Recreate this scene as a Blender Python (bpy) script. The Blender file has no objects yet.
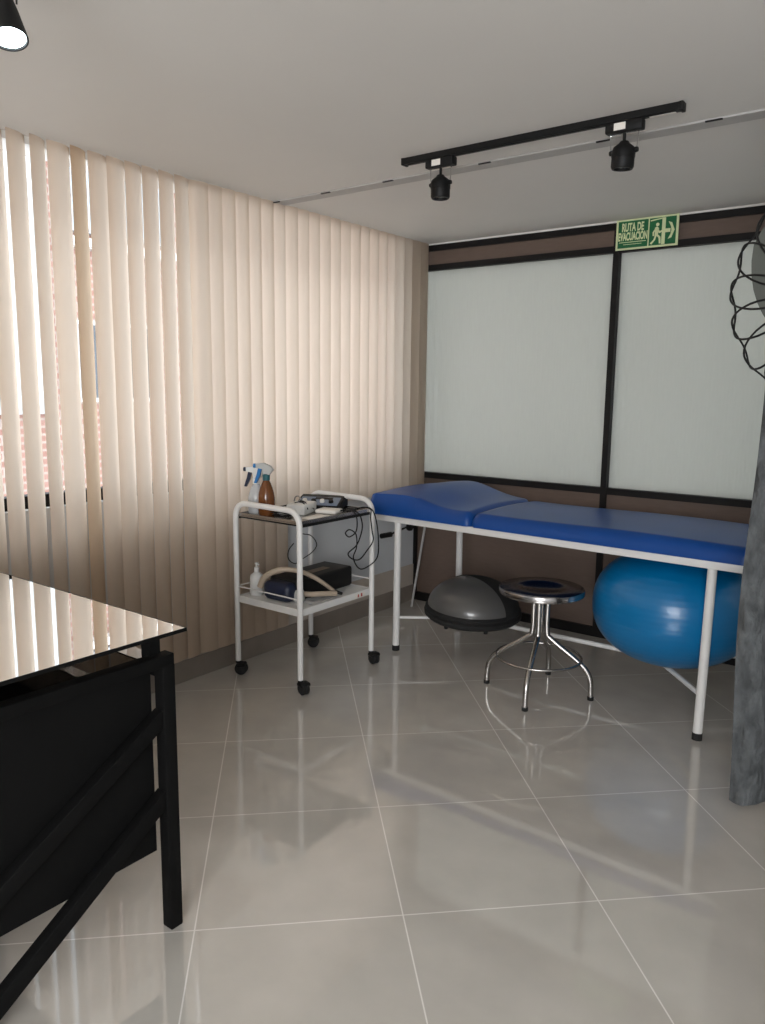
import bpy, bmesh, math, random
from mathutils import Vector, Matrix, noise
random.seed(7)
PI = math.pi
scene = bpy.context.scene
COL = scene.collection

# ------------------------------------------------------------------ materials
def pbr(name, col, rough=.5, metal=0., var=.06, scale=8., bump=0., bscale=60., spec=.5, coat=0., stretch=None, bdist=.01):
    m = bpy.data.materials.new(name); m.use_nodes = True
    nt = m.node_tree; N = nt.nodes; L = nt.links
    b = N['Principled BSDF']
    b.inputs['Roughness'].default_value = rough
    b.inputs['Metallic'].default_value = metal
    b.inputs['Specular IOR Level'].default_value = spec
    b.inputs['Coat Weight'].default_value = coat
    tc = N.new('ShaderNodeTexCoord')
    mp = N.new('ShaderNodeMapping')
    if stretch: mp.inputs['Scale'].default_value = stretch
    L.new(tc.outputs['Object'], mp.inputs['Vector'])
    nz = N.new('ShaderNodeTexNoise'); nz.inputs['Scale'].default_value = scale; nz.inputs['Detail'].default_value = 4
    L.new(mp.outputs[0], nz.inputs['Vector'])
    cr = N.new('ShaderNodeValToRGB')
    cr.color_ramp.elements[0].position = .3; cr.color_ramp.elements[1].position = .7
    cr.color_ramp.elements[0].color = tuple(max(0, c*(1-var)) for c in col)+(1,)
    cr.color_ramp.elements[1].color = tuple(min(1, c*(1+var)) for c in col)+(1,)
    L.new(nz.outputs['Fac'], cr.inputs[0]); L.new(cr.outputs[0], b.inputs['Base Color'])
    if bump:
        n2 = N.new('ShaderNodeTexNoise'); n2.inputs['Scale'].default_value = bscale; n2.inputs['Detail'].default_value = 5
        L.new(mp.outputs[0], n2.inputs['Vector'])
        bp = N.new('ShaderNodeBump'); bp.inputs['Strength'].default_value = bump; bp.inputs['Distance'].default_value = bdist
        L.new(n2.outputs['Fac'], bp.inputs['Height']); L.new(bp.outputs[0], b.inputs['Normal'])
    return m

def srgb(r, g, b):
    f = lambda c: (c/255/12.92) if c/255 <= .04045 else ((c/255+.055)/1.055)**2.4
    return (f(r), f(g), f(b))

M = {}
M['ceiling'] = pbr('ceiling paint', (.72, .705, .68), .9, var=.02, scale=1.5)
M['wall'] = pbr('wall paint', (.60, .62, .64), .85, var=.03, scale=3)
M['wall_low'] = pbr('lower wall beige', (.50, .44, .38), .85, var=.03)
M['base_tile'] = pbr('skirting tile', (.23, .195, .165), .35, var=.08)
M['brown'] = pbr('brown laminate', (.135, .094, .074), .6, var=.07, scale=14, stretch=(1, 1, 6))
M['black_frame'] = pbr('black aluminium', (.008, .007, .007), .5, var=.1, spec=.25)
M['white_paint'] = pbr('white powder coat', (.76, .75, .73), .35, var=.03)
M['white_trim'] = pbr('white trim', (.75, .74, .71), .7, var=.03)
M['rail_grey'] = pbr('grey plastic rail', (.46, .45, .44), .7, var=.05)
M['black'] = pbr('black plastic', (.008, .008, .008), .5, var=.15, spec=.25)
M['black_matte'] = pbr('black matte paint', (.003, .003, .003), .7, var=.15, spec=.15)
M['rubber'] = pbr('black rubber', (.010, .010, .010), .8, var=.2)
M['steel'] = pbr('stainless steel', (.46, .44, .42), .26, 1., var=.06)
M['steel_seat'] = pbr('polished steel', (.42, .40, .39), .2, 1., var=.05)
M['vinyl'] = pbr('blue vinyl', (.006, .060, .265), .36, var=.08, scale=5, bump=.03, bscale=220, spec=.3)
M['ball'] = pbr('blue ball', (.0, .15, .37), .3, var=.05, scale=3, coat=.15)
M['dome_grey'] = pbr('grey dome', (.095, .092, .088), .28, var=.06, coat=.3)
M['curtain'] = pbr('grey curtain fabric', (.092, .099, .103), .9, var=.42, scale=22, bump=1.0, bscale=17, bdist=.06, stretch=(1, 1, .45))  # strong tone noise paints the shade of the crinkles into the colour
M['mirror_top'] = pbr('dark mirror glass', (.74, .73, .715), .012, 1., var=.01)
M['desk_top'] = pbr('black gloss glass', (.008, .007, .007), .02, var=.1, spec=1., coat=1.)
M['sticker'] = pbr('white sticker', (.8, .76, .7), .6)
M['red'] = pbr('red print', (.45, .05, .04), .6)
M['gold'] = pbr('brown print', (.20, .14, .09), .5, var=.2)
M['white_plastic'] = pbr('white plastic', (.72, .72, .70), .4)
M['blue_plastic'] = pbr('blue plastic', (.02, .16, .42), .35)
M['navy'] = pbr('navy plastic', (.012, .018, .045), .4)
M['teal'] = pbr('teal plastic', (.01, .11, .13), .4)
M['grey_plastic'] = pbr('grey plastic', (.46, .47, .46), .45)
M['device_grey'] = pbr('blue grey panel', (.14, .19, .27), .35)
M['beige_tube'] = pbr('beige hose', (.42, .34, .26), .55, var=.12)
M['gauze'] = pbr('white gauze', (.78, .75, .70), .9, bump=.3, bscale=80)
M['fan_grey'] = pbr('grey fan blade', (.075, .08, .07), .6)
M['sign_green'] = pbr('sign green', (.004, .13, .042), .5, var=.05)
M['sign_light'] = pbr('sign pale green', (.70, .78, .46), .5, var=.04)
M['lens_off'] = pbr('dark lens', (.03, .03, .03), .15)
M['silver'] = pbr('chrome', (.6, .6, .6), .15, 1.)

def translucent_mix(name, col, frac, rough=.6, tint=None, transp=0., streak=0.):
    m = bpy.data.materials.new(name); m.use_nodes = True
    nt = m.node_tree; N = nt.nodes; L = nt.links
    b = N['Principled BSDF']; out = N['Material Output']
    b.inputs['Roughness'].default_value = rough
    t = N.new('ShaderNodeBsdfTranslucent'); mix = N.new('ShaderNodeMixShader'); mix.inputs[0].default_value = frac
    tc = N.new('ShaderNodeTexCoord'); nz = N.new('ShaderNodeTexNoise'); nz.inputs['Scale'].default_value = 18
    mp = N.new('ShaderNodeMapping'); mp.inputs['Scale'].default_value = (4, 4, .6)
    L.new(tc.outputs['Object'], mp.inputs[0]); L.new(mp.outputs[0], nz.inputs['Vector'])
    cr = N.new('ShaderNodeValToRGB')
    cr.color_ramp.elements[0].color = tuple(c*.95 for c in col)+(1,); cr.color_ramp.elements[1].color = tuple(min(1, c*1.04) for c in col)+(1,)
    L.new(nz.outputs['Fac'], cr.inputs[0]); L.new(cr.outputs[0], b.inputs['Base Color'])
    t.inputs['Color'].default_value = tuple(tint or col)+(1,)
    L.new(b.outputs[0], mix.inputs[1]); L.new(t.outputs[0], mix.inputs[2]); L.new(mix.outputs[0], out.inputs[0])
    return m, b, N, L
M['slat'] = translucent_mix('beige blind fabric', (.50, .405, .315), .50, .8, tint=(.84, .725, .62))[0]
M['slat'].node_tree.nodes['Principled BSDF'].inputs['Specular IOR Level'].default_value = .2
M['slat_tan'] = translucent_mix('tan blind fabric', (.48, .35, .235), .44, .8, tint=(.74, .585, .44))[0]

# fluted frosted glass: diffusing pane with fine vertical ribs
gm, gb, N, L = translucent_mix('fluted frosted glass', (.47, .47, .45), .30, .2, tint=(.56, .57, .535))
tc = N.new('ShaderNodeTexCoord'); wv = N.new('ShaderNodeTexWave'); wv.bands_direction = 'X'; wv.inputs['Scale'].default_value = 16
L.new(tc.outputs['Object'], wv.inputs['Vector'])
bp = N.new('ShaderNodeBump'); bp.inputs['Strength'].default_value = .22; bp.inputs['Distance'].default_value = .004
L.new(wv.outputs['Fac'], bp.inputs['Height']); L.new(bp.outputs[0], gb.inputs['Normal'])
M['glass'] = gm
M['slat_frame'] = M['black_frame']

# clear bottle materials
def liquid(name, col, rough=.08, trans=.75):
    m = pbr(name, col, rough, var=.04)
    m.node_tree.nodes['Principled BSDF'].inputs['Transmission Weight'].default_value = trans
    return m
M['amber'] = liquid('amber liquid bottle', (.22, .075, .02), .15, .3)
M['clear'] = liquid('milky clear plastic', (.74, .76, .78), .25, .45)
M['window_glass'] = liquid('clear window glass', (.95, .97, .97), .0, 1.)

# floor: polished porcelain squares, laid diagonally
def floor_mat():
    m = bpy.data.materials.new('polished porcelain tile'); m.use_nodes = True
    nt = m.node_tree; N = nt.nodes; L = nt.links; b = N['Principled BSDF']
    tc = N.new('ShaderNodeTexCoord'); mp = N.new('ShaderNodeMapping'); mp.vector_type = 'TEXTURE'
    mp.inputs['Location'].default_value = (1.9788, -2.8829, 0); mp.inputs['Rotation'].default_value = (0, 0, .77366)
    L.new(tc.outputs['Object'], mp.inputs[0])
    br = N.new('ShaderNodeTexBrick'); br.offset = 0; br.squash = 1
    br.inputs['Scale'].default_value = 1; br.inputs['Brick Width'].default_value = .6; br.inputs['Row Height'].default_value = .6
    br.inputs['Mortar Size'].default_value = .0022; br.inputs['Mortar Smooth'].default_value = .15; br.inputs['Bias'].default_value = 0
    br.inputs['Color1'].default_value = (.51, .48, .435, 1); br.inputs['Color2'].default_value = (.522, .49, .443, 1)
    br.inputs['Mortar'].default_value = (.80, .77, .73, 1)
    L.new(mp.outputs[0], br.inputs['Vector'])
    nz = N.new('ShaderNodeTexNoise'); nz.inputs['Scale'].default_value = 5; nz.inputs['Detail'].default_value = 6
    L.new(tc.outputs['Object'], nz.inputs['Vector'])
    mr = N.new('ShaderNodeMapRange'); mr.inputs[1].default_value = .3; mr.inputs[2].default_value = .7; mr.inputs[3].default_value = .94; mr.inputs[4].default_value = 1.06
    L.new(nz.outputs['Fac'], mr.inputs[0])
    mx = N.new('ShaderNodeMix'); mx.data_type = 'RGBA'; mx.blend_type = 'MULTIPLY'; mx.inputs[0].default_value = 1
    L.new(br.outputs['Color'], mx.inputs[6]); L.new(mr.outputs[0], mx.inputs[7]); L.new(mx.outputs[2], b.inputs['Base Color'])
    b.inputs['Roughness'].default_value = .06; b.inputs['Coat Weight'].default_value = .45; b.inputs['Coat Roughness'].default_value = .02; b.inputs['Coat IOR'].default_value = 1.55; b.inputs['Specular IOR Level'].default_value = .8
    n3 = N.new('ShaderNodeTexNoise'); n3.inputs['Scale'].default_value = 3; L.new(tc.outputs['Object'], n3.inputs['Vector'])
    bp = N.new('ShaderNodeBump'); bp.inputs['Strength'].default_value = .005; bp.inputs['Distance'].default_value = .02
    L.new(n3.outputs['Fac'], bp.inputs['Height']); L.new(bp.outputs[0], b.inputs['Normal'])
    return m
M['floor'] = floor_mat()

def brick_mat():
    m = bpy.data.materials.new('red brick'); m.use_nodes = True
    nt = m.node_tree; N = nt.nodes; L = nt.links; b = N['Principled BSDF']
    tc = N.new('ShaderNodeTexCoord'); sp = N.new('ShaderNodeSeparateXYZ'); cb = N.new('ShaderNodeCombineXYZ')
    L.new(tc.outputs['Object'], sp.inputs[0]); L.new(sp.outputs[1], cb.inputs[0]); L.new(sp.outputs[2], cb.inputs[1])
    br = N.new('ShaderNodeTexBrick'); br.inputs['Scale'].default_value = 1; br.inputs['Brick Width'].default_value = .24; br.inputs['Row Height'].default_value = .075
    br.inputs['Mortar Size'].default_value = .012
    br.inputs['Color1'].default_value = (.15, .075, .058, 1); br.inputs['Color2'].default_value = (.18, .098, .08, 1); br.inputs['Mortar'].default_value = (.21, .175, .155, 1)
    L.new(cb.outputs[0], br.inputs['Vector']); L.new(br.outputs['Color'], b.inputs['Base Color'])
    b.inputs['Roughness'].default_value = .9
    return m
M['brick'] = brick_mat()
M['render_white'] = pbr('white render', (.26, .27, .28), .9, var=.04)
M['pale_blue'] = pbr('pale blue panel', (.17, .21, .24), .3, var=.08)
M['dark_pane'] = pbr('dark pane', (.02, .026, .034), .15, var=.3, scale=2)

def emit(name, col, s):
    m = bpy.data.materials.new(name); m.use_nodes = True
    nt = m.node_tree; N = nt.nodes; L = nt.links; b = N['Principled BSDF']
    b.inputs['Emission Color'].default_value = col+(1,); b.inputs['Emission Strength'].default_value = s
    b.inputs['Base Color'].default_value = (.8, .9, 1, 1)
    return m
M['lens_on'] = emit('lit lens', (.80, .95, 1.), 9)

# ------------------------------------------------------------------ mesh helpers
def rot(rx=0, ry=0, rz=0):
    return Matrix.Rotation(rz, 4, 'Z') @ Matrix.Rotation(ry, 4, 'Y') @ Matrix.Rotation(rx, 4, 'X')
def merge(bm, tmp, mat=None):
    me = bpy.data.meshes.new('tmp'); tmp.to_mesh(me); tmp.free()
    if mat is not None: me.transform(mat)
    bm.from_mesh(me); bpy.data.meshes.remove(me)
def add_box(bm, c, s, bev=0., seg=2, mat=None):
    t = bmesh.new(); bmesh.ops.create_cube(t, size=1)
    for v in t.verts: v.co = Vector((v.co.x*s[0], v.co.y*s[1], v.co.z*s[2]))
    if bev: bmesh.ops.bevel(t, geom=list(t.edges), offset=bev, segments=seg, affect='EDGES', profile=.5)
    for v in t.verts: v.co += Vector(c)
    merge(bm, t, mat)
def box(c, s, bev=0., seg=2, mat=None):
    bm = bmesh.new(); add_box(bm, c, s, bev, seg, mat); return bm
def span(x0, x1, y0, y1, z0, z1, bev=0.):
    return box(((x0+x1)/2, (y0+y1)/2, (z0+z1)/2), (x1-x0, y1-y0, z1-z0), bev)
def fillet(pts, r, n=6, closed=False):
    pts = [Vector(p) for p in pts]; out = []
    for i, p in enumerate(pts):
        if not closed and i in (0, len(pts)-1): out.append(p); continue
        a = pts[i-1]; b = pts[(i+1) % len(pts)]
        da = (a-p); db = (b-p); rr = min(r, da.length*.49, db.length*.49)
        A = p+da.normalized()*rr; B = p+db.normalized()*rr
        for k in range(n+1):
            t = k/n; out.append(A*(1-t)**2+p*2*t*(1-t)+B*t*t)
    return out
def smooth(pts, n=6, closed=False):
    P = [Vector(p) for p in pts]; out = []; m = len(P)
    rng = range(m if closed else m-1)
    for i in rng:
        p0 = P[(i-1) % m] if closed or i > 0 else P[i]*2-P[i+1]
        p1 = P[i]; p2 = P[(i+1) % m]
        p3 = P[(i+2) % m] if closed or i+2 < m else p2*2-p1
        for k in range(n):
            t = k/n
            out.append(.5*((2*p1)+(p2-p0)*t+(2*p0-5*p1+4*p2-p3)*t*t+(3*p1-p0-3*p2+p3)*t**3))
    if not closed: out.append(P[-1])
    return out
def add_tube(bm, pts, r, n=12, closed=False, radii=None, caps=True):
    P = [Vector(p) for p in pts]; m = len(P); rings = []; prev = None
    for i, p in enumerate(P):
        if closed: t = P[(i+1) % m]-P[i-1]
        else: t = P[min(i+1, m-1)]-P[max(i-1, 0)]
        t.normalize()
        if prev is None:
            u = t.orthogonal().normalized()
        else:
            u = prev-t*prev.dot(t)
            u = u.normalized() if u.length > 1e-6 else t.orthogonal().normalized()
        prev = u; w = t.cross(u); rr = radii[i] if radii else r
        rings.append([bm.verts.new(p+(u*math.cos(2*PI*k/n)+w*math.sin(2*PI*k/n))*rr) for k in range(n)])
    for i in range(m if closed else m-1):
        A = rings[i]; B = rings[(i+1) % m]; off = 0
        if closed and i == m-1:
            off = min(range(n), key=lambda o: (B[o].co-A[0].co).length)
        for k in range(n):
            bm.faces.new((A[k], A[(k+1) % n], B[(k+1+off) % n], B[(k+off) % n]))
    if not closed and caps:
        bm.faces.new(list(reversed(rings[0]))); bm.faces.new(rings[-1])
def tube(pts, r, n=12, **k):
    bm = bmesh.new(); add_tube(bm, pts, r, n, **k); return bm
def add_lathe(bm, prof, n=32, c=(0, 0, 0), mat=None):
    t = bmesh.new(); rings = []
    for r, z in prof:
        if r < 1e-5: rings.append([t.verts.new((0, 0, z))])
        else: rings.append([t.verts.new((r*math.cos(2*PI*k/n), r*math.sin(2*PI*k/n), z)) for k in range(n)])
    for a, b in zip(rings, rings[1:]):
        for k in range(n):
            k2 = (k+1) % n
            if len(a) == 1 and len(b) == 1: continue
            if len(a) == 1: t.faces.new((a[0], b[k2], b[k]))
            elif len(b) == 1: t.faces.new((a[k], a[k2], b[0]))
            else: t.faces.new((a[k], a[k2], b[k2], b[k]))
    if len(rings[0]) > 1: t.faces.new(list(reversed(rings[0])))
    if len(rings[-1]) > 1: t.faces.new(rings[-1])
    bmesh.ops.recalc_face_normals(t, faces=t.faces)
    X = Matrix.Translation(c) @ (mat if mat is not None else Matrix())
    merge(bm, t, X)
def lathe(prof, n=32, c=(0, 0, 0), mat=None):
    bm = bmesh.new(); add_lathe(bm, prof, n, c, mat); return bm
def add_prism(bm, poly, depth, mat=None):     # poly in XY, extruded 0..depth in Z
    t = bmesh.new(); a = [t.verts.new((x, y, 0)) for x, y in poly]; b = [t.verts.new((x, y, depth)) for x, y in poly]
    n = len(poly); t.faces.new(list(reversed(a))); t.faces.new(b)
    for i in range(n): t.faces.new((a[i], a[(i+1) % n], b[(i+1) % n], b[i]))
    bmesh.ops.recalc_face_normals(t, faces=t.faces)
    merge(bm, t, mat)
def bar(a, b, w, h, up=(0, 0, 1), bev=.003):  # rectangular bar from a to b
    a = Vector(a); b = Vector(b); d = (b-a); ln = d.length; x = d.normalized()
    y = Vector(up).cross(x).normalized(); z = x.cross(y)
    R = Matrix((x, y, z)).transposed().to_4x4(); R.translation = (a+b)/2
    return box((0, 0, 0), (ln, w, h), bev, 2, R)
def obj(name, bm, mat, parent=None, sm=True, angle=40):
    me = bpy.data.meshes.new(name)
    bmesh.ops.recalc_face_normals(bm, faces=bm.faces)
    bm.to_mesh(me); bm.free()
    if sm:
        me.polygons.foreach_set('use_smooth', [True]*len(me.polygons))
        me.set_sharp_from_angle(angle=math.radians(angle))
    me.materials.append(M[mat] if isinstance(mat, str) else mat)
    o = bpy.data.objects.new(name, me); COL.objects.link(o)
    if parent is not None: o.parent = parent
    return o
def tag(o, label, cat, group=None, kind=None):
    o['label'] = label; o['category'] = cat
    if group: o['group'] = group
    if kind: o['kind'] = kind
    return o
def thing(name, label, cat, loc=(0, 0, 0), rotz=0, group=None):
    o = bpy.data.objects.new(name, None); COL.objects.link(o); o.empty_display_size = .1
    o.location = loc; o.rotation_euler = (0, 0, rotz)
    return tag(o, label, cat, group)
def struct(name, bm, mat, label, cat, parent=None, sm=False):
    o = obj(name, bm, mat, parent, sm)
    if parent is None:
        tag(o, label, cat, kind='structure')
    return o

# ------------------------------------------------------------------ room shell
H = 2.5; XR = 5.4; YF = -7.2
struct('floor', span(-.15, XR, YF, .0, -.1, 0), 'floor', 'polished beige porcelain tile floor laid diagonally', 'floor')
struct('ceiling', span(-.2, XR, YF, .1, H, H+.15), 'ceiling', 'plain pale grey painted ceiling', 'ceiling')
WIN0, WIN1, SILL = -4.55, -.30, 1.0
bm = span(-.15, 0, YF, 0, .0, SILL)
add_box(bm, (-.075, WIN1/2, (SILL+H)/2), (.15, -WIN1, H-SILL))
add_box(bm, (-.075, (WIN0+YF)/2, (SILL+H)/2), (.15, WIN0-YF, H-SILL))
struct('wall_left', bm, 'wall', 'pale grey wall under and beside the long window', 'wall')
struct('wall_right', span(XR, XR+.15, YF, 0, 0, H), 'wall', 'pale wall on the right side of the room', 'wall')
struct('wall_front', span(-.15, XR, YF-.15, YF, 0, H), 'wall', 'pale wall behind the viewpoint', 'wall')
struct('beige_band', span(0, .006, YF, -.01, .115, .265), 'wall_low', 'beige band low on the left wall above the skirting tile', 'wall trim')  # beige strip laid over the lower left wall
struct('baseboard_left', span(0, .012, YF, -.012, 0, .115), 'base_tile', 'taupe tile skirting along the wall under the blinds', 'baseboard')

# window behind the blinds
w1 = struct('window_1', span(-.10, -.04, WIN0, WIN1, SILL, SILL+.055), 'black_frame', 'long window with black sill rail behind the vertical blinds', 'window')
bm = bmesh.new()
for y in (WIN0+.02, -1.95, -.32): add_box(bm, (-.08, y, 1.775), (.04, .04, 1.44))
obj('window_frame', bm, 'black_frame', w1, False)
# thin glass panes (single sheet)
bm = bmesh.new()
vs = [bm.verts.new(c) for c in ((-.07, WIN0, SILL+.05), (-.07, WIN1, SILL+.05), (-.07, WIN1, H), (-.07, WIN0, H))]
bm.faces.new(vs)
gl = bpy.data.materials.new('thin window pane'); gl.use_nodes = True
n_ = gl.node_tree.nodes; tb = n_.new('ShaderNodeBsdfTransparent'); gs = n_.new('ShaderNodeBsdfGlossy'); gs.inputs['Roughness'].default_value = .02
fr = n_.new('ShaderNodeFresnel'); fr.inputs[0].default_value = 1.3; mx = n_.new('ShaderNodeMixShader')
gl.node_tree.links.new(fr.outputs[0], mx.inputs[0]); gl.node_tree.links.new(tb.outputs[0], mx.inputs[1]); gl.node_tree.links.new(gs.outputs[0], mx.inputs[2])
gl.node_tree.links.new(mx.outputs[0], n_['Material Output'].inputs[0])
obj('pane', bm, gl, w1, False)

# back partition: brown panels, black frame strips, fluted glass
X0, X1 = .0, XR
bm = bmesh.new()
add_box(bm, ((X0+X1)/2, .03, 2.41), (X1-X0, .05, .10))
add_box(bm, ((X0+X1)/2, .03, .48), (X1-X0, .05, .87))
wb = struct('wall_back', bm, 'brown', 'brown laminate partition wall with black frame strips', 'wall')
DIV = 1.402
strips = bmesh.new()
for z0, z1 in ((2.452, 2.490), (2.325, 2.362), (.905, .945), (.0, .06)):
    add_box(strips, ((X0+X1)/2, .02, (z0+z1)/2), (X1-X0, .07, z1-z0))
for xc, wd in ((.012, .024), (DIV, .036), (2.79, .036), (4.18, .036)):
    add_box(strips, (xc, .02, 1.24), (wd, .075, 2.45))
obj('frame_strip', strips, 'black_frame', wb, False)
struct('trim_2', span(X0, X1, -.02, .06, 2.490, 2.5), 'white_trim', 'thin white strip between the partition and the ceiling', 'trim')
xs = [.024, DIV, 2.79, 4.18, XR]
labs = ['fluted frosted glass pane of the partition, beside the blinds', 'fluted frosted glass pane of the partition, under the exit sign arrow and beside the curtain',
        'fluted frosted glass pane hidden behind the curtain', 'fluted frosted glass pane at the far right of the partition']
for i in range(4):
    struct('window_%d' % (i+2), span(xs[i]+(.018 if i else 0), xs[i+1]-.018, .025, .035, .945, 2.325), 'glass', labs[i], 'glass pane')

# ------------------------------------------------------------------ outside
b = thing('brick_building', 'brick and white building glimpsed through the gaps of the long blind', 'building', (-4, 0, 0))
obj('brick_wall', span(-.3, 0, -1.5, 4.5, -3, 6), 'brick', b, False)
bm = span(-.05, .06, -9, -.42, 1.25, 6); add_box(bm, (0, -5.25, -.9), (.1, 7.5, 4.2))
obj('white_wall', bm, 'render_white', b, False)
for k, (y0, y1, z0, z1) in enumerate(((-.20, .7, 1.36, 2.16), (-.22, .9, 3.0, 3.68))):
    f = obj('window', span(0, .05, y0, y1, z0, z1), 'render_white' if k else 'rail_grey', b, False)
    obj('pane', span(.05, .055, y0+.04, y1-.04, z0+.04, z1-.04), 'pale_blue' if k else 'dark_pane', f, False)
obj('ledge', span(0, .12, -.3, 1, 2.86, 2.94), 'rail_grey', b, False)
struct('ground', span(-40, -.6, -30, 20, -3.4, -3.3), 'rail_grey', 'unseen grey ground added outside the window', 'ground')  # unseen plane, added to keep sky light from rising to the ceiling

# ------------------------------------------------------------------ blinds
def slat_bm(w, z0, z1, sag=.015, n=8):
    bm = bmesh.new(); cols = []
    for k in range(n+1):
        s = k/n*2-1
        cols.append((sag*(1-s*s), s*w/2))
    zs = [z0+(z1-z0)*i/6 for i in range(7)]
    V = [[bm.verts.new((x, y, z)) for x, y in cols] for z in zs]
    for i in range(6):
        for k in range(n): bm.faces.new((V[i][k], V[i][k+1], V[i+1][k+1], V[i+1][k]))
    return bm
def blind(label, ys, z0, rots, mats):
    t = thing('vertical_blind', label, 'blind', (.08, ys[0], 0), 0)
    for y, a, mt in zip(ys, rots, mats):
        o = obj('slat', slat_bm(.118, z0, 2.498), mt, t, True, 80)
        o.location = (0, y-ys[0], 0); o.rotation_euler = (0, 0, a)
    y0, y1 = min(ys)-.05, max(ys)+.045
    obj('head_rail', span(-.045, -.02, y0-ys[0], y1-ys[0], 2.47, 2.4995), 'white_plastic', t, False)
    return t
R = math.radians
NL = 34; pitch = .0889
ysl = [-1.468-pitch*i for i in range(NL)]
rl = []; ml = []
gap = {7: 17, 8: 17.5, 9: 17, 10: 18, 11: 17, 12: 17.5, 13: 28, 14: 14, 15: 32, 16: 27, 17: 29, 18: 26, 19: 22}
for i in range(NL):
    a = R(-12+random.uniform(-3, 3))
    if i in gap: a = R(gap[i])
    elif i > 18: a = R(random.choice((2, 8, 12, 5, 22)))
    rl.append(a); ml.append('slat_tan' if i == 13 else 'slat')
blind('long beige vertical blind hanging nearly to the floor, left of the trolley', ysl, .155, rl, ml)
NR = 15; pr = 1.375/NR
ysr = [-1.375+pr*(i)+.005 for i in range(NR)]
rr_ = [R(-12+random.uniform(-3, 3)) for i in range(NR)]; rr_[-1] = R(-14); rr_[-2] = R(-14)
blind('shorter beige vertical blind in the corner, ending at sill height behind the bed head', ysr, .83, rr_, ['slat']*NR)

# ------------------------------------------------------------------ ceiling fittings
t = thing('curtain_rail', 'grey ceiling curtain rail with dark gliders, running across to the curtain', 'curtain rail', (0, -1.46, 2.5))
bm = bmesh.new()
add_box(bm, (2.7, 0, -.004), (5.25, .082, .008), .001)
obj('rail', bm, 'rail_grey', t, False)
for x in (.11, .46, .85, 1.37, 1.9, 2.31):
    obj('glider', box((x, -.040, -.0085), (.06, .009, .005), .001), 'black', t, False)

t = thing('light_track', 'long black ceiling track carrying two black spotlights', 'light track', (1.1, -1.72, 2.5))
bm = box((.585, 0, -.0125), (1.17, .036, .025), .002)
add_box(bm, (.585, 0, -.026), (1.12, .014, .004))
obj('rail', bm, 'black', t, False)
obj('end_cap', box((.005, 0, -.0135), (.014, .04, .030), .003), 'black', t)
obj('end_cap', box((1.165, 0, -.0135), (.014, .04, .030), .003), 'black', t)
obj('feed_label', box((1.10, -.0, -.0288), (.09, .012, .001)), 'sticker', t, False)['label'] = 'pale label on the track underside'

def spot(label, x, y, ztrack, dirv, lit=False, flare=False, group='ceiling spotlights'):
    t = thing('spotlight', label, 'spotlight', (x, y, ztrack), 0, group)
    K = -.125 if flare else -.098
    ad = obj('track_adapter', box((0, 0, -.016), (.135, .04, .036), .006), 'black', t)
    obj('rating_sticker', box((-.012, -.0205, -.016), (.042, .0012, .024)), 'sticker', ad, False)
    obj('stem', tube([(0, 0, -.03), (0, 0, K+.02)], .006), 'black', t)
    obj('yoke', tube(fillet([(-.047, 0, K), (-.052, 0, -.036), (.052, 0, -.036), (.047, 0, K)], .008), .0022, 8), 'silver' if not flare else 'black', t)
    d = Vector(dirv).normalized(); q = Vector((0, 0, -1)).rotation_difference(d).to_matrix().to_4x4()
    c = (0, 0, K)
    if flare: prof = [(.0, .040), (.018, .037), (.020, .02), (.025, 0), (.038, -.066), (.0385, -.070), (.035, -.070), (.033, -.062), (0, -.062)]
    else: prof = [(0, .034), (.014, .034), (.020, .026), (.036, .014), (.0415, .000), (.0415, -.020), (.040, -.021), (.040, -.052), (.036, -.060), (.030, -.060), (.028, -.050), (0, -.050)]
    hd = obj('lamp_head', lathe(prof, 36, c, q), 'black', t)
    lz = -.0655 if flare else -.0515
    obj('lens', lathe([(0, lz-.004), (.018, lz-.003), (.0335 if flare else .029, lz), (0, lz+.003)], 30, c, q), 'lens_on' if lit else 'lens_off', hd)
    if not flare:
        for s in (-1, 1): obj('pivot_knob', lathe([(0, 0), (.009, 0), (.010, .004), (.008, .012), (0, .012)], 16, (s*.040, 0, K), rot(ry=s*PI/2)), 'black', t)
    return t
spot('unlit black spotlight nearer the blinds on the long track', 1.290, -1.72, 2.472, (.02, -.02, -1))
spot('unlit black spotlight nearer the exit sign on the long track', 2.068, -1.72, 2.472, (-.05, .03, -1))
spot('lit black flared spotlight at the upper left corner above the desk', 1.375, -3.602, 2.467, (.35, -.10, -1), True, True)
t = thing('light_track', 'short black ceiling track above the desk holding the lit spotlight', 'light track', (.2, -3.597, 2.5))
obj('rail', box((.63, 0, -.0165), (1.26, .036, .033), .002), 'black', t, False)

# ------------------------------------------------------------------ exit sign
t = thing('exit_sign', 'green evacuation route sign with running figure and arrow above the partition', 'sign', (1.402, -.03, 2.331))
SW, SH = .352, .167
TS = Matrix.Rotation(PI/2, 4, 'X')     # XY drawing -> XZ plane facing -Y
obj('sign_plate', box((SW/2, 0, SH/2), (SW, .008, SH), .001), 'sign_light', t, False)
def plate(name, poly, mat, y=-.0045, d=.0012):
    bm = bmesh.new(); add_prism(bm, [(u*SW, v*SH) for u, v in poly], d, Matrix.Translation((0, y, 0)) @ TS); return obj(name, bm, mat, t, False)
rc = lambda a, b_, c, d: [(a, c), (b_, c), (b_, d), (a, d)]
plate('text_panel', rc(.035, .525, .06, .94), 'sign_green')
plate('figure_panel', rc(.545, .965, .06, .94), 'sign_green')
bm = bmesh.new(); P = Matrix.Translation((0, -.0058, 0)) @ TS
def pg(poly, m=P): add_prism(bm, [(u*SW, v*SH) for u, v in poly], .001, m)
pg([(.745, .07), (.80, .07), (.80, .93), (.745, .88)]); pg([(.56, .84), (.78, .90), (.78, .93), (.56, .88)])
obj('door_mark', bm, 'sign_light', t, False)
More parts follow.
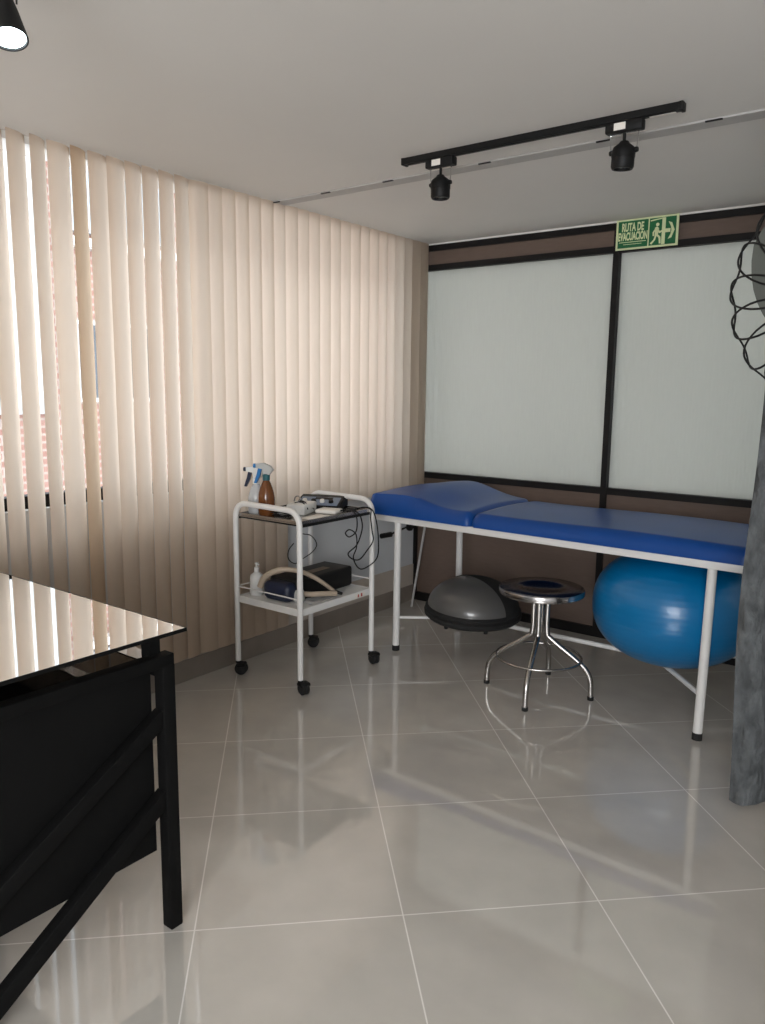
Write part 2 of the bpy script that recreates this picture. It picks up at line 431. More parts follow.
bm = bmesh.new()
hd = [(.675+.027*math.cos(2*PI*k/16), .72+.057*math.sin(2*PI*k/16)) for k in range(16)]; pg(hd)
pg([(.635, .62), (.665, .66), (.70, .60), (.685, .36), (.635, .36)])                       # trunk
pg([(.64, .60), (.60, .48), (.605, .36), (.625, .36), (.622, .47), (.652, .55)])           # back arm
pg([(.68, .60), (.715, .50), (.745, .53), (.745, .47), (.71, .43), (.668, .52)])           # front arm
pg([(.64, .38), (.62, .24), (.565, .13), (.59, .09), (.645, .22), (.668, .36)])            # rear leg
pg([(.66, .38), (.70, .28), (.71, .10), (.738, .10), (.73, .31), (.688, .40)])             # front leg
obj('running_figure', bm, 'sign_light', t, False)
bm = bmesh.new()
pg(rc(.80, .88, .44, .56))
pg([(.845, .78), (.90, .74), (.945, .5), (.90, .26), (.845, .22), (.885, .38), (.895, .5), (.885, .62)])
obj('arrow', bm, 'sign_light', t, False)
def text(s, size, cx, z, sx=1.):
    cu = bpy.data.curves.new('lettering', 'FONT'); cu.body = s; cu.size = size; cu.align_x = 'CENTER'; cu.align_y = 'CENTER'; cu.extrude = .0006; cu.offset = .0021
    o = bpy.data.objects.new('lettering_curve', cu); COL.objects.link(o)
    bpy.context.view_layer.update()
    me = bpy.data.meshes.new_from_object(o.evaluated_get(bpy.context.evaluated_depsgraph_get()))
    bpy.data.objects.remove(o)
    me.name = 'lettering'; me.transform(Matrix.Translation((cx, -.0062, z)) @ TS @ Matrix.Diagonal((sx, 1, 1, 1)))
    me.materials.clear(); me.materials.append(M['sign_light'])
    q = bpy.data.objects.new('lettering', me); COL.objects.link(q); q.parent = t
text('RUTA DE', .062, .275*SW, .72*SH, .50)
text('EVACUACIÓN', .060, .28*SW, .42*SH, .44)
plate('text_line', rc(.06, .5, .235, .255), 'sign_light', -.0058)
plate('text_line', rc(.13, .43, .165, .180), 'sign_light', -.0058)

# ------------------------------------------------------------------ treatment bed
bed = thing('treatment_bed', 'white steel treatment bed with blue vinyl pads along the partition', 'treatment bed', (.382, -1.010, 0), R(-1.8))
BL, BW = 2.09, .65
fz0, fz1 = .765, .803
bm = bmesh.new()
add_box(bm, (BL/2, .0175, (fz0+fz1)/2), (BL, .035, fz1-fz0), .004); add_box(bm, (BL/2, BW-.0175, (fz0+fz1)/2), (BL, .035, fz1-fz0), .004)
for x in (.0175, .70, 1.4, BL-.0175): add_box(bm, (x, BW/2, (fz0+fz1)/2), (.035, BW-.03, fz1-fz0-.004), .003)
obj('frame', bm, 'white_paint', bed)
legs = [((.190, .020), (.192, .012)), ((1.936, .022), (1.948, -.056)), ((.215, BW-.02), (.215, BW-.01)), ((1.950, BW-.02), (1.95, BW-.0))]
for (tx, ty), (bx, by) in legs:
    l = obj('leg', tube([(tx, ty, fz0+.005), (bx+(tx-bx)*.03, by+(ty-by)*.03, .026)], .0205, 16), 'white_paint', bed)
    obj('rubber_cap', tube([(bx+(tx-bx)*.035, by+(ty-by)*.035, .032), (bx, by, 0)], .0222, 16), 'rubber', l)
def lp(i, z):
    (tx, ty), (bx, by) = legs[i]; f = z/fz0; return Vector((bx+(tx-bx)*f, by+(ty-by)*f, z))
zc = .2
jl = Vector((.545, .285, zc)); jr = Vector((1.60, .335, zc))
obj('stretcher', tube([jl, jr], .0125), 'white_paint', bed)
for i, j in ((0, jl), (2, jl), (1, jr), (3, jr)): obj('brace', tube([lp(i, zc), j], .0085 if i in (0, 2) else .0115), 'white_paint', bed)
# adjusting crank under the head end
kb = obj('crank_handle', tube([(.052, .035, .664), (.125, .038, .684)], .0155, 14), 'black', bed)
bm = tube([(.12, .038, .683), (.205, .075, .730)], .006); add_lathe(bm, [(0, -.012), (.024, -.010), (.026, 0), (.024, .010), (0, .012)], 20, (.222, .09, .735), rot(ry=PI/2))
obj('crank_disc', bm, 'black', kb)

def pad(u0, u1, top, n=40, r=.032, v0=-.018, v1=BW+.03):
    """vinyl cushion: top(u, v) gives the height, edges rounded"""
    bm = bmesh.new(); rings = []
    nb = 26; prof = []
    for i in range(n+1):
        s = i/n
        # end rounding
        e = min(s, 1-s)*(u1-u0)
        k = 1 if e > r else math.sqrt(max(0, 1-((r-e)/r)**2))
        u = u0+s*(u1-u0)
        ins = (1-k)*r*.6
        ring = []
        vs = [v0+ins+(v1-v0-2*ins)*j/nb for j in range(nb+1)]
        tops = []
        for v in vs:
            e2 = min(v-v0-ins, v1-ins-v)
            k2 = 1 if e2 > r else math.sqrt(max(0, 1-((r-e2)/r)**2))
            h = top(u, (v-v0)/(v1-v0))-fz1
            tops.append((u, v, fz1+.002+h*(.48+.52*min(k, 1)*k2) if k < 1 or k2 < 1 else fz1+.002+h))
        ring = [bm.verts.new(p) for p in tops]
        ring += [bm.verts.new((u, vs[-1], fz1+.001)), bm.verts.new((u, vs[0], fz1+.001))]
        rings.append(ring)
    m = len(rings[0])
    for A, B in zip(rings, rings[1:]):
        for k in range(m): bm.faces.new((A[k], A[(k+1) % m], B[(k+1) % m], B[k]))
    bm.faces.new(list(reversed(rings[0]))); bm.faces.new(rings[-1])
    return bm
def ss(a, b, x):
    t = min(1, max(0, (x-a)/(b-a))); return t*t*(3-2*t)
SPL = .70
def head_top(u, v):
    hump = math.exp(-((u-.28)/.20)**2)
    base = .915-.035*ss(.25, SPL, u)
    return base+.042*hump*(.35+.65*ss(.1, .8, v))-.020*math.exp(-((u-.48)/.16)**2)*(1-ss(.0, .5, v))+.012*math.sin(PI*v)
def body_top(u, v): return .876+.012*math.sin(PI*v)+.004*math.sin(u*5)
obj('head_pad', pad(-.012, SPL-.004, head_top), 'vinyl', bed, True, 60)
obj('body_pad', pad(SPL+.004, BL+.012, body_top, 60), 'vinyl', bed, True, 60)

# ------------------------------------------------------------------ ball squeezed under the bed
bm = bmesh.new(); bmesh.ops.create_uvsphere(bm, u_segments=72, v_segments=48, radius=1)
for v in bm.verts:
    x, y, z = v.co; rxy = math.hypot(x, y); p = 2.25
    k = (rxy**p+abs(z)**p)**(-1/p); x, y, z = x*k, y*k, z*k
    zz = z*.288 if z > 0 else z*.282
    v.co = (x*.385, y*.37, zz)
ball = tag(obj('exercise_ball', bm, 'ball', None, True, 80), 'large blue exercise ball squeezed under the bed by its right legs', 'exercise ball')
ball.location = (2.068, -.735, .478)
def ridge(m):
    nt = m.node_tree; N = nt.nodes; L = nt.links; b = N['Principled BSDF']
    tc = N.new('ShaderNodeTexCoord'); wv = N.new('ShaderNodeTexWave'); wv.bands_direction = 'Z'; wv.inputs['Scale'].default_value = 12
    L.new(tc.outputs['Object'], wv.inputs[0]); bp = N.new('ShaderNodeBump'); bp.inputs['Strength'].default_value = .05; bp.inputs['Distance'].default_value = .01
    L.new(wv.outputs['Fac'], bp.inputs['Height']); L.new(bp.outputs[0], b.inputs['Normal'])
ridge(M['ball'])

# ------------------------------------------------------------------ balance dome
t = thing('balance_dome', 'grey half dome balance trainer with black rim resting on the bed crossbars', 'balance trainer', (.955, -.775, .2135))
t.rotation_euler = (R(1.5), R(2.5), R(0))
obj('platform', lathe([(0, .006), (.235, .006), (.262, .014), (.280, .030), (.282, .048), (.262, .060), (0, .062)], 56), 'rubber', t)
pr_ = [(.268, .052), (.272, .066), (.264, .078)]
obj('rim', lathe([(.24, .056), (.272, .058), (.276, .070), (.262, .084), (.24, .086)], 56), 'rubber', t)
dome = [(0.262*math.cos(a), .078+.165*math.sin(a)) for a in [PI/2*k/16 for k in range(17)]]; dome[-1] = (0, dome[-1][1])
obj('dome', lathe(dome, 56), 'dome_grey', t)
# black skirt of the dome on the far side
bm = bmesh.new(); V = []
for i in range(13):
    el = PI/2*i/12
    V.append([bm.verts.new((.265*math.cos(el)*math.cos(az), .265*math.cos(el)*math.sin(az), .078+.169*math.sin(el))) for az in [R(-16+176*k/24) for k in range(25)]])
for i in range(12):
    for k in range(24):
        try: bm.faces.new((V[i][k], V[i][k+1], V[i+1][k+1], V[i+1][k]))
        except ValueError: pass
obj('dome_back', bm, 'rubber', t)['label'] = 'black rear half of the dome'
for k in range(6):
    an = 2*PI*k/6+.35
    obj('foot', lathe([(0, -.012), (.011, -.012), (.013, .010), (0, .010)], 12, (.225*math.cos(an), .225*math.sin(an), 0)), 'rubber', t)

# ------------------------------------------------------------------ stool
t = thing('stool', 'round stainless steel stool with foot ring in front of the bed', 'stool', (1.518, -1.062, 0), R(13.5))
zt = .555
obj('seat', lathe([(0, zt-.012), (.09, zt-.010), (.10, zt-.004), (.13, zt-.001), (.200, zt), (.210, zt-.004), (.214, zt-.014), (.213, zt-.030), (.206, zt-.036), (.195, zt-.036), (.195, zt-.020), (0, zt-.020)], 64), 'steel_seat', t)
obj('hub', lathe([(0, zt-.045), (.06, zt-.045), (.06, zt-.02), (0, zt-.02)], 24), 'steel', t)
for k in range(4):
    c, s = math.cos(PI/2*k), math.sin(PI/2*k)
    pts = [(.036, zt-.03), (.036, .33), (.062, .285), (.175, .205), (.235, .155), (.262, .10), (.268, .012)]
    pts = smooth([(r_*c, r_*s, z) for r_, z in pts], 6)
    l = obj('leg', tube(pts, .0138, 14), 'steel', t)
    obj('rubber_cap', lathe([(0, 0), (.0155, 0), (.0160, .018), (0, .018)], 16, (.268*c, .268*s, 0)), 'rubber', l)
obj('foot_ring', tube([(.213*math.cos(2*PI*k/64), .213*math.sin(2*PI*k/64), .190) for k in range(64)], .0065, 10, closed=True), 'steel', t)

# ------------------------------------------------------------------ trolley
TX, TY = .383, -1.557
tr = thing('trolley', 'white two tier treatment trolley on black casters in front of the blinds', 'trolley', (TX-.013, TY-.004, 0))
lx, ly = .228, .288
for s in (-1, 1):
    pts = fillet([(-lx, s*ly, .075), (-lx, s*ly, .935), (lx, s*ly, .930), (lx, s*ly, .075)], .085, 8)
    obj('side_frame', tube(pts, .0148, 14), 'white_paint', tr)
bm = bmesh.new()
add_box(bm, (0, 0, .866), (2*lx-.02, 2*ly-.01, .006), .001)
for s in (-1, 1):
    add_box(bm, (s*(lx-.012), 0, .872), (.006, 2*ly-.02, .018), .001); add_box(bm, (0, s*(ly-.012), .872), (2*lx-.02, .006, .018), .001)
obj('top_shelf', bm, 'steel', tr, False)
bm = bmesh.new()
for s in (-1, 1):
    add_box(bm, (s*(lx-.008), 0, .856), (.008, 2*ly-.03, .014)); add_box(bm, (0, s*(ly-.03), .857), (2*lx-.03, .008, .012))
obj('top_shelf_edge', bm, 'black', tr, False)
bm = bmesh.new()
add_box(bm, (0, 0, .432), (2*lx-.01, 2*ly-.01, .005), .001)
for s in (-1, 1):
    add_box(bm, (s*(lx-.004), 0, .418), (.005, 2*ly-.03, .036), .001); add_box(bm, (0, s*(ly-.004), .418), (2*lx-.03, .005, .036), .001)
ls = obj('lower_shelf', bm, 'white_paint', tr, False)
st = obj('sticker', box((lx+.0005, .185, .415), (.0012, .085, .028)), 'sticker', ls, False)
obj('sticker_print', box((lx+.0015, .170, .415), (.0008, .010, .016)), 'red', ls, False)
obj('sticker_print', box((lx+.0015, .198, .416), (.0008, .012, .018)), 'red', ls, False)
obj('guard_rail', tube([(-lx, -ly, .487), (lx, -ly, .487)], .0035, 8), 'white_paint', tr)
obj('guard_rail', tube([(-lx, ly, .487), (lx, ly, .487)], .0035, 8), 'white_paint', tr)
obj('guard_rail', tube([(-lx, -ly, .487), (-lx, ly, .487)], .0035, 8), 'white_paint', tr)
for sx in (-1, 1):
    for sy in (-1, 1):
        an = random.uniform(-.9, .9); ox, oy = .016, .006
        c = obj('caster', lathe([(0, .058), (.012, .058), (.014, .070), (.010, .080), (0, .080)], 14, (sx*lx, sy*ly, 0)), 'black', tr)
        
        X = Matrix.Translation((sx*lx+ox, sy*ly+oy, .033)) @ rot(rz=an) @ rot(rx=PI/2)
        bm = bmesh.new()
        for o_ in (-.011, .011):
            add_lathe(bm, [(0, o_-.010), (.026, o_-.010), (.033, o_-.005), (.033, o_+.005), (.026, o_+.010), (0, o_+.010)], 26, (0, 0, 0), X)
        obj('wheel', bm, 'rubber', c)
        bm = bmesh.new(); add_box(bm, (0, 0, .0), (.050, .058, .022), .009, 3, Matrix.Translation((sx*lx+ox, sy*ly+oy, .054)) @ rot(rz=an))
        obj('hood', bm, 'black', c)
SZ = .8695

def W(x, y, z): return Vector((x, y, z))
# amber spray bottle
def spray(label, x, y, mat, collar, head, trig, h=1., rz=0):
    t = thing('spray_bottle', label, 'spray bottle', (x, y, SZ), rz)
    pr = [(0, 0), (.038, 0), (.043, .006), (.044, .075), (.0435, .092), (.040, .118), (.032, .146), (.023, .168), (.0155, .182), (.0155, .196), (0, .196)]
    obj('bottle', lathe([(r_, z*h) for r_, z in pr], 28), mat, t)
    z0 = .182*h
    obj('collar', lathe([(0, z0), (.019, z0), (.020, z0+.028), (.013, z0+.033), (0, z0+.033)], 20), collar, t)
    bm = bmesh.new()
    add_prism(bm, [(.020, z0+.030), (-.012, z0+.028), (-.018, z0+.058), (-.052, z0+.064), (-.054, z0+.084), (-.014, z0+.090), (.026, z0+.074), (.038, z0+.054)], .022, Matrix.Translation((0, .011, 0)) @ TS)
    hd = obj('trigger_head', bm, head, t, False)
    obj('nozzle', lathe([(0, 0), (.0105, 0), (.0115, .016), (0, .016)], 14, (-.052, 0, z0+.074), rot(ry=-PI/2)), trig, hd)
    bm = bmesh.new(); add_prism(bm, [(-.022, z0+.064), (-.042, z0+.064), (-.050, z0+.03), (-.066, z0-.016), (-.054, z0-.018), (-.034, z0+.02)], .014, Matrix.Translation((0, .007, 0)) @ TS)
    obj('trigger', bm, trig, t, False)
    return t
spray('amber spray bottle with teal collar standing on the trolley top', .268, -1.748, 'amber', 'teal', 'grey_plastic', 'blue_plastic', 1.0, R(25))
spray('clear spray bottle with navy nozzle behind the amber bottle on the trolley', .183, -1.738, 'clear', 'white_plastic', 'white_plastic', 'navy', .86, R(25))

# electrotherapy console
t = thing('electrotherapy_unit', 'black electrotherapy console with knobs on the trolley top', 'therapy device', (.315, -1.372, SZ), R(-66))
bm = bmesh.new()
add_prism(bm, [(-.09, 0), (.09, 0), (.095, .018), (-.03, .062), (-.06, .066), (-.09, .05)], .26, Matrix.Translation((0, .13, 0)) @ TS)
bmesh.ops.bevel(bm, geom=list(bm.edges), offset=.008, segments=2, affect='EDGES')
obj('case', bm, 'black', t)
fa = math.atan2(-.044, .125)
X = Matrix.Translation((.034, 0, .0408)) @ rot(ry=-fa)
bm = bmesh.new(); add_box(bm, (0, 0, 0), (.095, .225, .004), .0015, 1, X); pn = obj('control_panel', bm, 'device_grey', t)
for k in range(4):
    bm = bmesh.new(); add_lathe(bm, [(0, 0), (.014, 0), (.012, .014), (0, .015)], 18, (0, 0, 0), X @ Matrix.Translation((.012, -.08+.05*k, .002)))
    obj('knob', bm, 'white_plastic' if k in (0, 2) else 'black', pn)
bm = bmesh.new(); add_box(bm, (-.028, .02, .003), (.022, .10, .002), 0, 1, X); obj('display', bm, 'black', pn, False)

# white adapter box with cord wound on
t = thing('power_adapter', 'white boxy adapter with a dark cord wound round it on the trolley top', 'adapter', (.365, -1.585, SZ), R(20))
obj('case', box((0, 0, .028), (.105, .17, .056), .008, 3), 'white_plastic', t)
obj('wound_cord', tube(smooth([(-.055, -.02, .03), (-.02, -.03, .060), (.03, -.045, .060), (.056, -.05, .03), (.03, -.02, .0615), (-.02, .02, .061), (-.056, .04, .03), (0, .0, .062), (.057, .03, .02)], 6), .0025, 8), 'black', t)
t = tag(obj('cloth_pad', box((0, 0, .012), (.12, .10, .022), .008, 3), 'gauze'), 'folded white cloth pad at the trolley top edge near the console', 'cloth pad'); t.location = (.475, -1.49, SZ); t.rotation_euler = (0, 0, R(15))
t = tag(obj('cloth_pad', box((0, 0, .008), (.10, .12, .014), .006, 3), 'gauze'), 'flat white cloth pad lying beside the amber bottle on the trolley', 'cloth pad'); t.location = (.235, -1.60, SZ); t.rotation_euler = (0, 0, R(-20))
t = tag(obj('cloth_pad', box((0, 0, .006), (.075, .14, .010), .004, 3), 'gauze'), 'thin white pad at the front edge of the trolley top', 'cloth pad'); t.location = (.535, -1.66, SZ); t.rotation_euler = (0, 0, R(6))
t = thing('electrode_lead', 'tangle of electrode leads beside the amber bottle on the trolley top', 'lead')
bm = bmesh.new(); pts = []
for k in range(30):
    a_ = k*1.9; pts.append((.37+.07*math.cos(a_)*random.uniform(.3, 1), -1.735+.075*math.sin(a_)*random.uniform(.4, 1), SZ+.004+.0009*k*random.uniform(.3, 1)))
add_tube(bm, smooth(pts, 5), .0019, 6); obj('wire', bm, 'black', t)
pts = [(.36+.08*math.cos(k*2.3)*random.uniform(.4, 1), -1.70+.07*math.sin(k*2.3)*random.uniform(.4, 1), SZ+.006+.001*k*random.uniform(.3, 1)) for k in range(18)]
obj('wire', tube(smooth(pts, 5), .0022, 6), 'grey_plastic', t)
t = tag(obj('plug', box((0, 0, .014), (.05, .035, .028), .006, 2), 'black'), 'small black plug on the trolley top edge by the hanging cables', 'plug'); t.location = (.555, -1.40, SZ); t.rotation_euler = (0, 0, R(25))
t = tag(obj('clip', tube(smooth([(-.02, 0, .004), (-.01, 0, .028), (.01, 0, .034), (.024, 0, .02), (.01, 0, .008)], 6), .004, 8), 'silver'), 'small metal clip standing on the white adapter box', 'clip'); t.location = (.350, -1.605, SZ+.058)

A = [(.50, -1.46, .8745), (.57, -1.46, .893), (.645, -1.458, .886), (.648, -1.428, .841), (.645, -1.421, .786), (.645, -1.463, .715), (.645, -1.534, .68), (.645, -1.498, .644), (.645, -1.438, .633), (.645, -1.377, .67), (.648, -1.328, .718), (.65, -1.341, .775), (.65, -1.354, .847), (.64, -1.342, .888), (.58, -1.33, .893), (.53, -1.32, .8745)]
B = [(.52, -1.43, .8745), (.585, -1.46, .895), (.650, -1.477, .875), (.657, -1.482, .796), (.655, -1.535, .769), (.655, -1.569, .793), (.655, -1.535, .807), (.66, -1.488, .774), (.657, -1.481, .704), (.655, -1.504, .654), (.655, -1.462, .592), (.655, -1.401, .581), (.655, -1.301, .619), (.655, -1.29, .721), (.657, -1.317, .836), (.640, -1.343, .894), (.58, -1.36, .893), (.54, -1.37, .8745)]
tag(obj('cable', tube(smooth(A, 6), .0036, 8), 'black'), 'inner black cable loop hanging off the right side of the trolley', 'cable')
tag(obj('cable', tube(smooth(B, 6), .0034, 8), 'black'), 'outer black cable with a curl, hanging lowest off the trolley', 'cable')
Cc = [(.20, -1.56, .560), (.30, -1.535, .757), (.30, -1.443, .719), (.30, -1.395, .663), (.30, -1.431, .624), (.30, -1.513, .597), (.30, -1.57, .582), (.30, -1.62, .615), (.30, -1.62, .662), (.30, -1.58, .696)]
Cc = [(.17, -1.40, .850)] + Cc[1:]
tag(obj('cable', tube(smooth(Cc, 6), .0028, 8), 'black'), 'thin black cable dangling between the trolley shelves at the back', 'cable')

# lower shelf
LZ = .4355
t = thing('pump_bottle', 'white pump bottle on the lower trolley shelf by the blinds', 'pump bottle', (.205, -1.765, LZ))
obj('bottle', lathe([(0, 0), (.034, 0), (.037, .006), (.037, .090), (.033, .105), (.020, .116), (.012, .122), (.012, .130), (0, .130)], 26), 'white_plastic', t)
bm = lathe([(0, .128), (.014, .128), (.014, .146), (.006, .150), (.005, .162), (.010, .164), (.010, .172), (0, .174)], 18)
add_tube(bm, [(0, 0, .168), (.028, -.01, .166)], .004, 8); obj('pump', bm, 'white_plastic', t)
t = thing('equipment_case', 'black equipment case with rounded navy end on the lower trolley shelf', 'case', (.380, -1.540, LZ), R(2))
obj('case_body', box((0, .02, .056), (.205, .46, .112), .016, 3), 'black', t)
obj('case_end', box((-.005, -.228, .050), (.185, .09, .100), .034, 5), 'navy', t)['label'] = 'rounded navy end'
obj('printed_mark', box((.015, .05, .1125), (.05, .15, .001), 0), 'gold', t, False)['label'] = 'faded brown print on the lid'
pts = [(.30, -1.832, .505), (.325, -1.828, .555), (.37, -1.805, .590), (.42, -1.765, .603), (.48, -1.70, .585), (.525, -1.625, .535), (.560, -1.545, .465)]
t = thing('hose_applicator', 'curved beige hose applicator arching over the case on the lower shelf', 'hose applicator')
obj('hose', tube(smooth(pts, 8), .0125, 14, radii=[.017-.007*k/48 for k in range(49)]), 'beige_tube', t)
obj('connector', tube([(.558, -1.550, .470), (.578, -1.505, .447)], .009, 10), 'black', t)
pts = [(.45, -1.765, .462), (.49, -1.735, .478), (.53, -1.69, .474), (.56, -1.63, .470), (.585, -1.56, .462)]
tag(obj('applicator_handle', tube(smooth(pts, 6), .014, 12, radii=None), 'beige_tube'), 'short beige handle lying under the curved hose', 'handle')
bm = bmesh.new(); add_lathe(bm, [(0, 0), (.026, 0), (.030, .012), (.030, .045), (.022, .062), (0, .066)], 24)
t = tag(obj('treatment_cup', bm, 'grey_plastic'), 'pale grey rounded cup under the beige hose on the lower shelf', 'cup'); t.location = (.485, -1.735, LZ)
bm = bmesh.new(); V = []
for i in range(9):
    V.append([bm.verts.new((.09*(i/8-.5), .20*(j/14-.5), .006+.010*noise.noise((i*.35, j*.3, 2)))) for j in range(15)])
for i in range(8):
    for j in range(14): bm.faces.new((V[i][j], V[i+1][j], V[i+1][j+1], V[i][j+1]))
t = tag(obj('plastic_bag', bm, 'clear'), 'clear crumpled plastic bag at the front edge of the lower shelf', 'plastic bag'); t.location = (.545, -1.66, LZ+.004)

# ------------------------------------------------------------------ pole in the corner
tag(obj('pole', tube([(.118, -.195, 0), (.150, -.028, .80)], .0085, 12), 'rail_grey'), 'thin grey pole leaning in the corner behind the bed', 'pole')

# ------------------------------------------------------------------ desk
dk = thing('reception_desk', 'black reception desk with glossy top and slanted front bars', 'desk', (1.5, -3.30, 0))
DL = 2.6
obj('glass_top', span(-1.15, .016, -DL, .024, .873, .881, .001), 'mirror_top', dk, False)
bm = span(.0162, .019, -DL, .0255, .8715, .8812); add_box(bm, (-.566, .0255, .8763), (1.17, .003, .0097))
obj('edge_band', bm, 'black_matte', dk, False)
obj('post', span(-.06, -.025, -.065, -.03, .79, .874), 'black_matte', dk, False)
obj('post', span(-.06, -.025, -DL+.06, -DL+.095, .79, .874), 'black_matte', dk, False)
obj('post', span(-1.10, -1.065, -.065, -.03, .79, .874), 'black_matte', dk, False)
obj('worktop', span(-1.13, -.035, -DL+.02, -.028, .785, .806), 'desk_top', dk, False)
for (x, y) in ((-.02, -.022), (-.02, -DL+.03), (-1.11, -.022), (-1.11, -DL+.03)):
    obj('leg', span(x-.02, x+.02, y-.02, y+.02, 0, .785, .003), 'black_matte', dk)
obj('top_rail', bar((-.02, -.003, .797), (-.02, -DL+.03, .797), .04, .034), 'black_matte', dk)
obj('end_rail', bar((-.02, -.022, .765), (-1.11, -.022, .765), .036, .036), 'black_matte', dk)
obj('front_panel', span(-.062, -.045, -DL+.1, -.050, .235, .785), 'black_matte', dk, False)
obj('diagonal_bar', bar((-.0235, -.03, .640), (-.0235, -.96, .085), .034, .046), 'black_matte', dk)
obj('diagonal_bar', bar((-.0235, -.03, .405), (-.0235, -.62, .02), .034, .046), 'black_matte', dk)
obj('diagonal_bar', bar((-.0235, -DL+.04, .640), (-.0235, -DL+.97, .085), .034, .046), 'black_matte', dk)

# ------------------------------------------------------------------ curtain
bm = bmesh.new(); path = []
NP = 220
for k in range(NP+1):
    s_ = k/NP; x = 2.585+.85*s_
    y = -1.550-.108*math.tanh(1.9*math.cos(s_*2*PI*2.7-.75))
    path.append((x, y))
zs = [.03+2.445*i/110 for i in range(111)]
V = []
for i, z in enumerate(zs):
    row = []; bulge = -.024*math.exp(-((z-.75)/.45)**2)
    for k, (x, y) in enumerate(path):
        n1 = noise.noise((x*7+z*3, y*7, z*2.0)); n2 = noise.noise((x*24+z*9, y*24, z*8)); n3 = 1-abs(noise.noise((x*13-z*7, y*13+3, z*5)))*2
        e = min(1, k/8)
        row.append(bm.verts.new((x+bulge*(1-k/NP)+(.008*n2)*e, y+(.022*n1+.016*n2+.022*n3)*e, z)))
    V.append(row)
for i in range(110):
    for k in range(NP): bm.faces.new((V[i][k], V[i][k+1], V[i+1][k+1], V[i+1][k]))
tag(obj('curtain', bm, 'curtain', None, True, 180), 'crinkled grey curtain hanging to the floor at the right edge', 'curtain')

# ------------------------------------------------------------------ pedestal fan (mostly outside the frame)
FX, FY, FZ = 2.977, -2.907, 1.714
fn = thing('pedestal_fan', 'fan with black looped wire guard and grey blade at the right edge', 'fan', (FX, FY, 0))
to_cam = Vector((3.1687-FX-.55, -4.577-FY, 1.53-FZ)).normalized()
ax = Vector((0, 0, 1)).cross(to_cam).normalized(); ay = to_cam.cross(ax)
zq = Matrix((ax, ay, to_cam)).transposed().to_4x4(); zq.translation = (0, 0, FZ)
RG = .22
bm = bmesh.new(); NL_ = 18
for k in range(NL_):
    a0 = 2*PI*k/NL_+.10; pts = []
    for j in range(15):
        s_ = j/14; an = a0+R(27)*(1-2*s_)
        th = R(14)+R(80)*math.sin(PI*s_)**.85
        pts.append((RG*math.sin(th)*math.cos(an), RG*math.sin(th)*math.sin(an), .02+.11*math.cos(th)))
    add_tube(bm, [zq @ Vector(p) for p in smooth(pts, 3)], .0021, 6)
add_tube(bm, [zq @ Vector((.05*math.cos(2*PI*k/40), .05*math.sin(2*PI*k/40), .127)) for k in range(40)], .0021, 6, closed=True)
obj('guard', bm, 'black', fn)
for kk in range(3):
    bm = bmesh.new(); V = []
    for i in range(13):
        f_ = i/12; an = R(106+92*f_)+2*PI*kk/3; ro = .216-.047*max(0, (f_-.5)/.5)
        V.append([bm.verts.new(zq @ Vector(((.03+(ro-.03)*j/8)*math.cos(an), (.03+(ro-.03)*j/8)*math.sin(an), .018-.030*f_))) for j in range(9)])
    for i in range(12):
        for j in range(8): bm.faces.new((V[i][j], V[i+1][j], V[i+1][j+1], V[i][j+1]))
    obj('blade', bm, 'fan_grey', fn)
bm = lathe([(0, .03), (.03, .028), (.034, 0), (.034, -.03), (.06, -.04), (.065, -.10), (.045, -.13), (0, -.135)], 28, (0, 0, 0), zq); obj('motor_housing', bm, 'black', fn)
back = zq @ Vector((0, 0, -.09))
obj('pole', tube([(back.x, back.y, .02), (back.x, back.y, FZ)], .014, 14), 'black', fn)
obj('base', lathe([(0, 0), (.15, 0), (.15, .012), (.05, .03), (.02, .05), (0, .05)], 36, (back.x, back.y, 0)), 'black', fn)

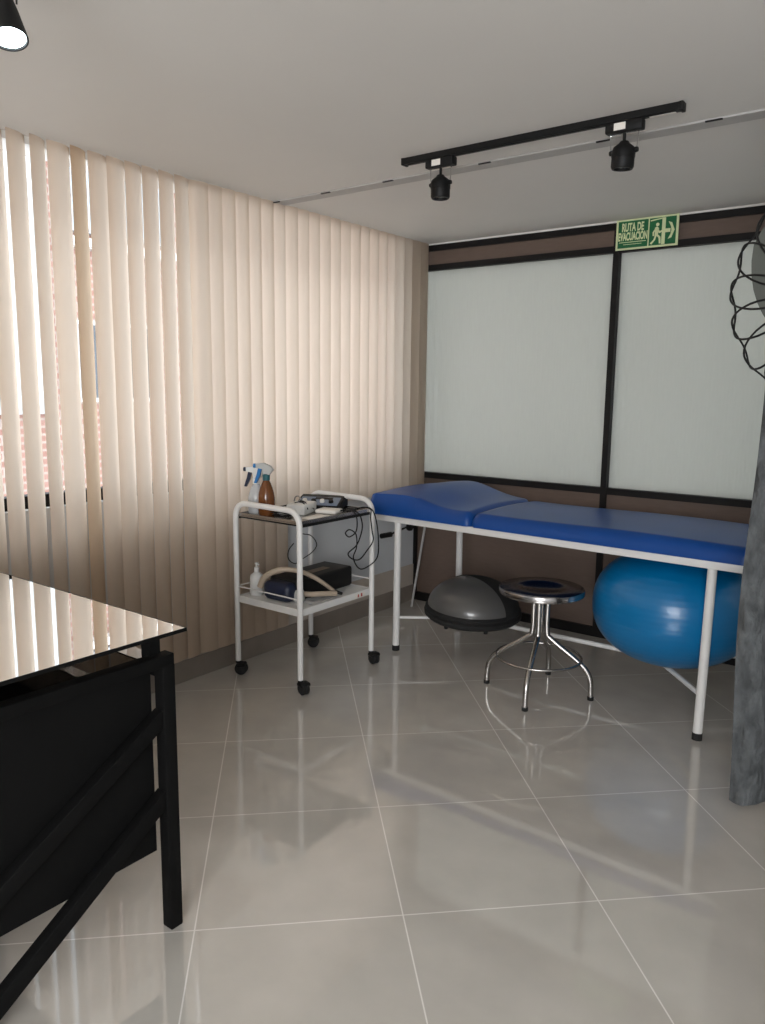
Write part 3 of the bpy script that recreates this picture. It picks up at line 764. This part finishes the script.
# ------------------------------------------------------------------ light
w = bpy.data.worlds.new('overcast'); scene.world = w; w.use_nodes = True
N = w.node_tree.nodes; L = w.node_tree.links
bg = N['Background']; bg.inputs['Color'].default_value = (.90, .96, 1, 1); bg.inputs['Strength'].default_value = 6.5
def area(name, loc, target, sx, sy, power, col=(1, 1, 1)):
    ld = bpy.data.lights.new(name, 'AREA'); ld.shape = 'RECTANGLE'; ld.size = sx; ld.size_y = sy; ld.energy = power; ld.specular_factor = .3; ld.color = col
    o = bpy.data.objects.new(name, ld); COL.objects.link(o); o.location = loc
    o.rotation_euler = (Vector(target)-Vector(loc)).to_track_quat('-Z', 'Y').to_euler(); return o
area('rear_fill', (3.6, YF+.1, 1.5), (2.2, 0, 1.0), 2.6, 1.5, 205, (.97, .98, 1))  # added soft fill behind the camera to brighten the room
sl = bpy.data.lights.new('spot_beam', 'SPOT'); sl.energy = 14; sl.spot_size = R(70); sl.spot_blend = .6; sl.shadow_soft_size = .03; sl.color = (.9, .97, 1)
so = bpy.data.objects.new('spot_beam', sl); COL.objects.link(so)
d = Vector((.35, -.10, -1)).normalized(); so.location = Vector((1.375, -3.602, 2.342))+d*.085
so.rotation_euler = d.to_track_quat('-Z', 'Y').to_euler()

# ------------------------------------------------------------------ camera
F, YAW, PIT, ROLL = 776.3966, -.64792, -.158157, .01124539
f = Vector((math.sin(YAW)*math.cos(PIT), math.cos(YAW)*math.cos(PIT), math.sin(PIT)))
r = Vector((math.cos(YAW), -math.sin(YAW), 0)); u = r.cross(f)
c, s = math.cos(ROLL), math.sin(ROLL); r, u = c*r+s*u, -s*r+c*u
cd = bpy.data.cameras.new('camera'); cam = bpy.data.objects.new('camera', cd); COL.objects.link(cam)
X = Matrix((r, u, -f)).transposed().to_4x4(); X.translation = (3.1687, -4.57693, 1.53004); cam.matrix_world = X
cd.sensor_fit = 'VERTICAL'; cd.sensor_height = 24; cd.lens = F/1024*24; cd.clip_start = .05; cd.clip_end = 200
scene.camera = cam

scene.view_settings.view_transform = 'Standard'; scene.view_settings.look = 'None'
scene.view_settings.exposure = .13; scene.view_settings.gamma = 1
scene.cycles.use_denoising = True
scene.cycles.max_bounces = 10; scene.cycles.diffuse_bounces = 6; scene.cycles.transmission_bounces = 8; scene.cycles.transparent_max_bounces = 12
scene.cycles.sample_clamp_indirect = 6
